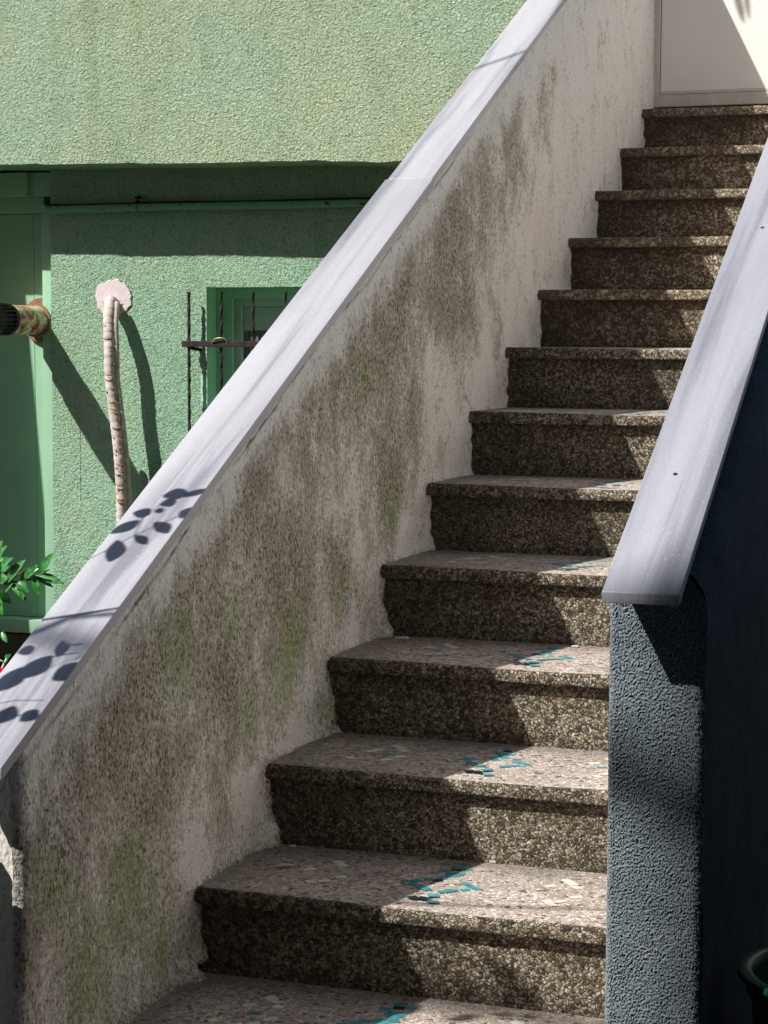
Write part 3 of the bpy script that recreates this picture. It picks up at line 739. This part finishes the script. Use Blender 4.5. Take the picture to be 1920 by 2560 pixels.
vn = thing('hanging_vine', (-.9, -1.0, -.5), 'thin leafy vine standing left of the stair wall and throwing leaf shadows on its coping', 'vine')
lam = .36; lf = MB(); tw = MB(); rr = random.Random(3)
def up_(x, y, l=lam): return Vector((x, y, SL*y + H0)) - SUN*l
for (x0,y0,x1,y1_,w) in LS:
    l = lam + rr.uniform(-.02,.02)
    dx_, dy_ = (x1-x0)*.12, (y1_-y0)*.12; x0 -= dx_; y0 -= dy_; x1 += dx_; y1_ += dy_
    leaf_into(lf, up_(x0,y0,l), up_(x1,y1_,l), w*2.2, (0,-SL,1), .02)
def twig(pts, r_=.0018, l=lam): tw.tube([up_(x, y, l) for x, y in pts], r_, 6)
twig([(-.35,-.75),(-.2,-.60),(-.11,-.54),(-.07,-.475),(-.045,-.455),(-.01,-.445)])
twig([(-.35,-.75),(-.25,-.70),(-.13,-.66),(-.06,-.61),(-.015,-.60)]); twig([(-.25,-.70),(-.13,-.60),(-.06,-.57),(-.01,-.565)], .0012)
twig([(-.30,-.45),(-.2,-.28),(-.11,-.17),(-.07,-.11),(-.02,-.055),(.0,-.03)], .0012); twig([(-.07,-.11),(-.08,-.05),(-.06,0),(-.03,.03),(.01,.045)], .0012)
tw.tube([up_(-.45,-.48), up_(-.3,-.425), up_(-.115,-.361), up_(.0,-.322), up_(.012,-.318)], .0036, 6); tw.tube([up_(-.45,-.48), (-1.1,-1.25,.6), (-1.05,-1.4,-.5)], [.004,.008,.010], 8)  # straight twig put in to throw a wire's shadow line
tw.tube([up_(-.35,-.75), (-1.0,-1.35,.5), (-1.05,-1.4,-.5)], [.004,.010,.014], 8); tw.tube([up_(-.30,-.45), (-1.05,-1.2,.7), (-1.05,-1.4,-.5)], [.004,.008,.010], 8)
# a higher spray whose soft shadow falls on the lowest riser and tread
for (x0_,z0_,x1_,z1_,w) in ((.505,-.110,.540,-.152,.022),(.575,-.078,.625,-.118,.034),(.610,-.105,.665,-.152,.036),(.592,-.125,.620,-.160,.024),(.56,-.070,.585,-.098,.018)):
    leaf_into(lf, Vector((x0_,.02,z0_)) - SUN*1.05, Vector((x1_,.02,z1_)) - SUN*1.05, w*1.25, (0,-1,0), .02)
for (x0_,y0_,x1_,y1_,w) in ((.520,-.09,.575,-.045,.030),(.592,-.035,.628,-.02,.024),(.640,-.03,.685,-.01,.026)):
    leaf_into(lf, Vector((x0_,y0_,-.17)) - SUN*1.05, Vector((x1_,y1_,-.17)) - SUN*1.05, w*1.25, (0,0,1), .02)
tw.tube([Vector((.50,.02,-.06)) - SUN*1.05, Vector((.66,0,-.15)) - SUN*1.05], .0015, 6)
tw.tube([Vector((.50,.02,-.06)) - SUN*1.05, (-1.0,-1.3,.9), (-1.05,-1.4,-.5)], [.0025,.006,.01], 8)
q_ = [Vector((x_, y_, 0)) - SUN*1.3 for x_, y_ in ((.30,.02),(.459,.06),(.62,.09),(.80,.13))]; tw.tube(q_, [.008,.0075,.007,.005], 6); tw.tube([q_[0], (-1.15,-1.4,.9), (-1.05,-1.4,-.5)], [.008,.010,.012], 6)  # twig added in place of a cable to throw the tread's shadow band
tw.build('stem', M['bark'], vn, True); lf.build('foliage', M['leaf'], vn, True)

ht = thing('hanging_twig', (-.5,3.4,3.9), 'leafy twig hanging in front of the upper floor above the picture', 'twig')
lf = MB(); tw = MB()
for (x0_,z0_,x1_,z1_,w) in ((.265,2.34,.315,2.19,.022),(.30,2.36,.335,2.20,.016),(.24,2.42,.27,2.31,.02),(.34,2.40,.36,2.27,.018)):
    leaf_into(lf, Vector((x0_,4.06,z0_)) - SUN*.75, Vector((x1_,4.06,z1_)) - SUN*.75, w*1.3, (0,-1,.2), .03)
tw.tube([Vector((.33,4.1,2.9)) - SUN*.75, Vector((.27,4.06,2.5)) - SUN*.75, Vector((.265,4.06,2.33)) - SUN*.75], [.005,.003,.002], 6)
tw.build('stem', M['bark'], ht, True); lf.build('foliage', M['leaf'], ht, True)

def cable(pa, pb, lo, hi, rad_, label):
    a, b_ = Vector(pa) - SUN*1.3, Vector(pb) - SUN*1.3; d_ = b_ - a
    m = MB(); m.tube([a + d_*(lo + (hi-lo)*i/30) + Vector((0,0,-.02*math.sin(math.pi*i/30))) for i in range(31)], rad_, 6)
    tag(m.build('overhead_cable', M['cable'], None, True), label, 'cable')
cable((-.123,2.148,1.806), (0,2.277,1.871), -14, 12, .0062, 'black cable strung over the upper stairs above the picture')

def high_cable(pa, pb, lo, hi, rad_, lam_, label):
    a, b_ = Vector(pa) - SUN*lam_, Vector(pb) - SUN*lam_; d_ = b_ - a
    m = MB(); m.tube([a + d_*(lo + (hi-lo)*i/30) for i in range(31)], rad_, 8)
    tag(m.build('overhead_cable', M['cable'], None, True), label, 'cable')
high_cable((.926,-.565,.414), (1.067,-.565,.372), -40, 40, .030, 4.6, 'thick bundled cable strung high over the lane')
dl = MB(); leaf_into(dl, (.085,.185,.003), (.125,.205,.006), .014, (0,0,1), .05)
tag(dl.build('fallen_leaf', m_plain('dry_leaf', (.62,.50,.22), .7, .2), None, True), 'small yellow fallen leaf on the lowest full tread near the left wall', 'leaf')
for (x, y, z, w, lb) in ((.056,.350,0,.007,'tiny white plaster crumb in the corner of the lowest full tread by the left wall'),(.060,1.020,.34,.016,'small white paper scrap in the corner of the third full tread by the left wall'),(.475,1.035,.34,.009,'tiny white crumb at the back of the third full tread where the sunlight begins'),(.478,.372,0,.008,'small white tile chip at the back of the lowest full tread where the sunlight begins')):
    b = MB(); b.hexa([(x-w,y-w*.5,z+.001),(x+w*.8,y-w*.4,z+.001),(x+w,y+w*.5,z+.001),(x-w*.8,y+w*.6,z+.001),(x-w*.9,y-w*.4,z+.006),(x+w*.7,y-w*.3,z+.005),(x+w*.9,y+w*.4,z+.007),(x-w*.7,y+w*.5,z+.005)], .001)
    tag(b.build('debris_scrap', M['post']), lb, 'debris', group='small pale scraps lying on the treads')
# grey post in front of the left wall end, bucket, added shade pieces
gt = thing('post_and_shade_panel', (-.5,-.70,-.5), 'narrow pale grey post beside the left wall end with an added sheet that shades it', 'gate')
b = MB(); b.box((-.115,-.73,-.5),(-.068,-.69,.215), .003); b.build('post', M['post'], gt)
b = MB(); b.box((-1.0,-.72,-.45),(-.118,-.70,.30), .003); b.build('shade_panel', M['post'], gt)  # unseen sheet added to shade the wall end
bk = thing('plastic_planter', (1.262,-.35,-.5), 'tall dark green plastic planter in the shade beside the navy wall', 'planter')
def lathe(prof, cx, cy, n=56):
    b = MB()
    for (r_, z) in prof:
        for i in range(n): b.v.append(Vector((cx + r_*math.cos(2*math.pi*i/n), cy + r_*math.sin(2*math.pi*i/n), z)))
    for j in range(len(prof)-1):
        for i in range(n): b.f.append((j*n+i, j*n+(i+1) % n, (j+1)*n+(i+1) % n, (j+1)*n+i))
    return b
b = lathe([(.0,-.498),(.115,-.498),(.12,-.49),(.150,.035),(.158,.04),(.158,.058),(.150,.060),(.145,.035),(.118,-.40),(0,-.40)], 1.262, -.35); b.build('bucket_body', M['bucket'], bk, True, sharp=40)
b = lathe([(.150,.060),(.166,.062),(.172,.068),(.170,.076),(.158,.078),(.150,.074),(.148,.06)], 1.262, -.35); b.build('rim', M['bucket'], bk, True, sharp=60)
b = lathe([(.0,-.03),(.138,-.035)], 1.262, -.35); b.build('soil', M['soil'], bk)
# unseen board added left of the metal door so its edge shades the door
xe = lambda z: -3.36 - .0885*(z-.74)
V = [(-4.6,4.0,-.5),(xe(-.5),4.0,-.5),(xe(-.5),4.02,-.5),(-4.6,4.02,-.5),(-4.6,4.0,3.4),(xe(3.4),4.0,3.4),(xe(3.4),4.02,3.4),(-4.6,4.02,3.4)]
b = MB(); b.hexa(V, .003); tag(b.build('shade_board', M['green_metal']), 'unseen tall board added to shade the green metal door', 'board')

# unseen blocks added round the lane to hold back sky light and bounce some
def block(name, a, b_, mat, label, cat):
    m = thing(name, ((a[0]+b_[0])/2, (a[1]+b_[1])/2, -.5), label, cat)
    w = MB(); w.box(a, b_); w.build('wall', mat, m)
    if name == 'lane_sky_block':
        f = MB(); z = .8
        while z < b_[2]-1.8:
            x = a[0]+1.2
            while x < b_[0]-1.5: f = MB(); f.box((x, b_[1]-.02, z), (x+1.0, b_[1]+.03, z+1.4), .01); f.build('window', M['glass'], m); x += 2.6
            z += 3.
    return m
M['dark_render'] = m_plain('dark_render', (.045,.042,.038), .95, .1, var=.2, vs=2, bump=.01)
block('lane_sky_block', (-14,-13,-.5), (-6.1,-8.0,10.5), M['dark_render'], 'unseen lower block added across the lane to dim the sky light', 'house')
block('lane_sky_block', (-6,-13,-.5), (14,-7.6,18), M['dark_render'], 'unseen tall block added across the lane to dim the sky light', 'house')
aw = thing('canvas_blocker', (2.4,-2.7,2.55), 'dark canvas awning added out of view to cut the sky light', 'blocker')
b = MB(); b.box((1.18,-6.,2.60),(3.6,.5,2.63), .004); b.build('canvas', M['dark_render'], aw)  # unseen canvas added to keep sky light off the stair foot
for x_, y_ in ((3.5,.4),(3.5,-5.9),(1.9,-5.9)):
    b = MB(); b.tube([(x_,y_,-.5),(x_,y_,2.6)], .03, 10); b.build('post', M['iron'], aw, True, sharp=60)
M['bounce'] = m_plain('grey_render', (.20,.195,.18), .95, .1, var=.2, vs=2, bump=.01)  # colour of the added wall that hides low sky and bounces light
block('bounce_wall', (2.3,-4.5,-.5), (2.55,4.0,1.1), M['bounce'], 'grey garden wall added out of view to light the stair walls', 'wall')

# ------------------------------------------------------------------ light, sky, camera
W = bpy.data.worlds.new('World'); bpy.context.scene.world = W; W.use_nodes = True
nt = W.node_tree; bg = nt.nodes['Background']; sky = nt.nodes.new('ShaderNodeTexSky'); sky.sky_type = 'NISHITA'
sky.sun_disc = False; el = math.atan2(1.5, math.sqrt(2)); sky.sun_elevation = el; sky.sun_rotation = math.radians(225)
nt.links.new(sky.outputs[0], bg.inputs[0]); bg.inputs[1].default_value = .09
sl = bpy.data.lights.new('sun', 'SUN'); sl.energy = 5.0; sl.angle = math.radians(.55); sl.color = (1., .965, .92)
so = bpy.data.objects.new('sun', sl); C.objects.link(so); so.rotation_euler = SUN.to_track_quat('-Z', 'Y').to_euler(); so.location = (-6,-6,9)

cam = bpy.data.cameras.new('camera'); co = bpy.data.objects.new('camera', cam); C.objects.link(co)
yaw, pitch, roll = -.3399, -.0839, .0038
F_ = Vector((math.sin(yaw)*math.cos(pitch), math.cos(yaw)*math.cos(pitch), math.sin(pitch)))
r0 = Vector((math.cos(yaw), -math.sin(yaw), 0)); u0 = r0.cross(F_)
rv = r0*math.cos(roll) + u0*math.sin(roll); uv = u0*math.cos(roll) - r0*math.sin(roll)
co.matrix_world = Matrix(((rv.x,uv.x,-F_.x,1.60733),(rv.y,uv.y,-F_.y,-3.48309),(rv.z,uv.z,-F_.z,1.03973),(0,0,0,1)))
cam.sensor_fit = 'VERTICAL'; cam.sensor_height = 36.; cam.lens = 5116.49/2560*36.; cam.clip_end = 500
S = bpy.context.scene; S.camera = co
S.view_settings.view_transform = 'Standard'; S.view_settings.look = 'None'; S.view_settings.exposure = 0.27; S.view_settings.gamma = 1.0
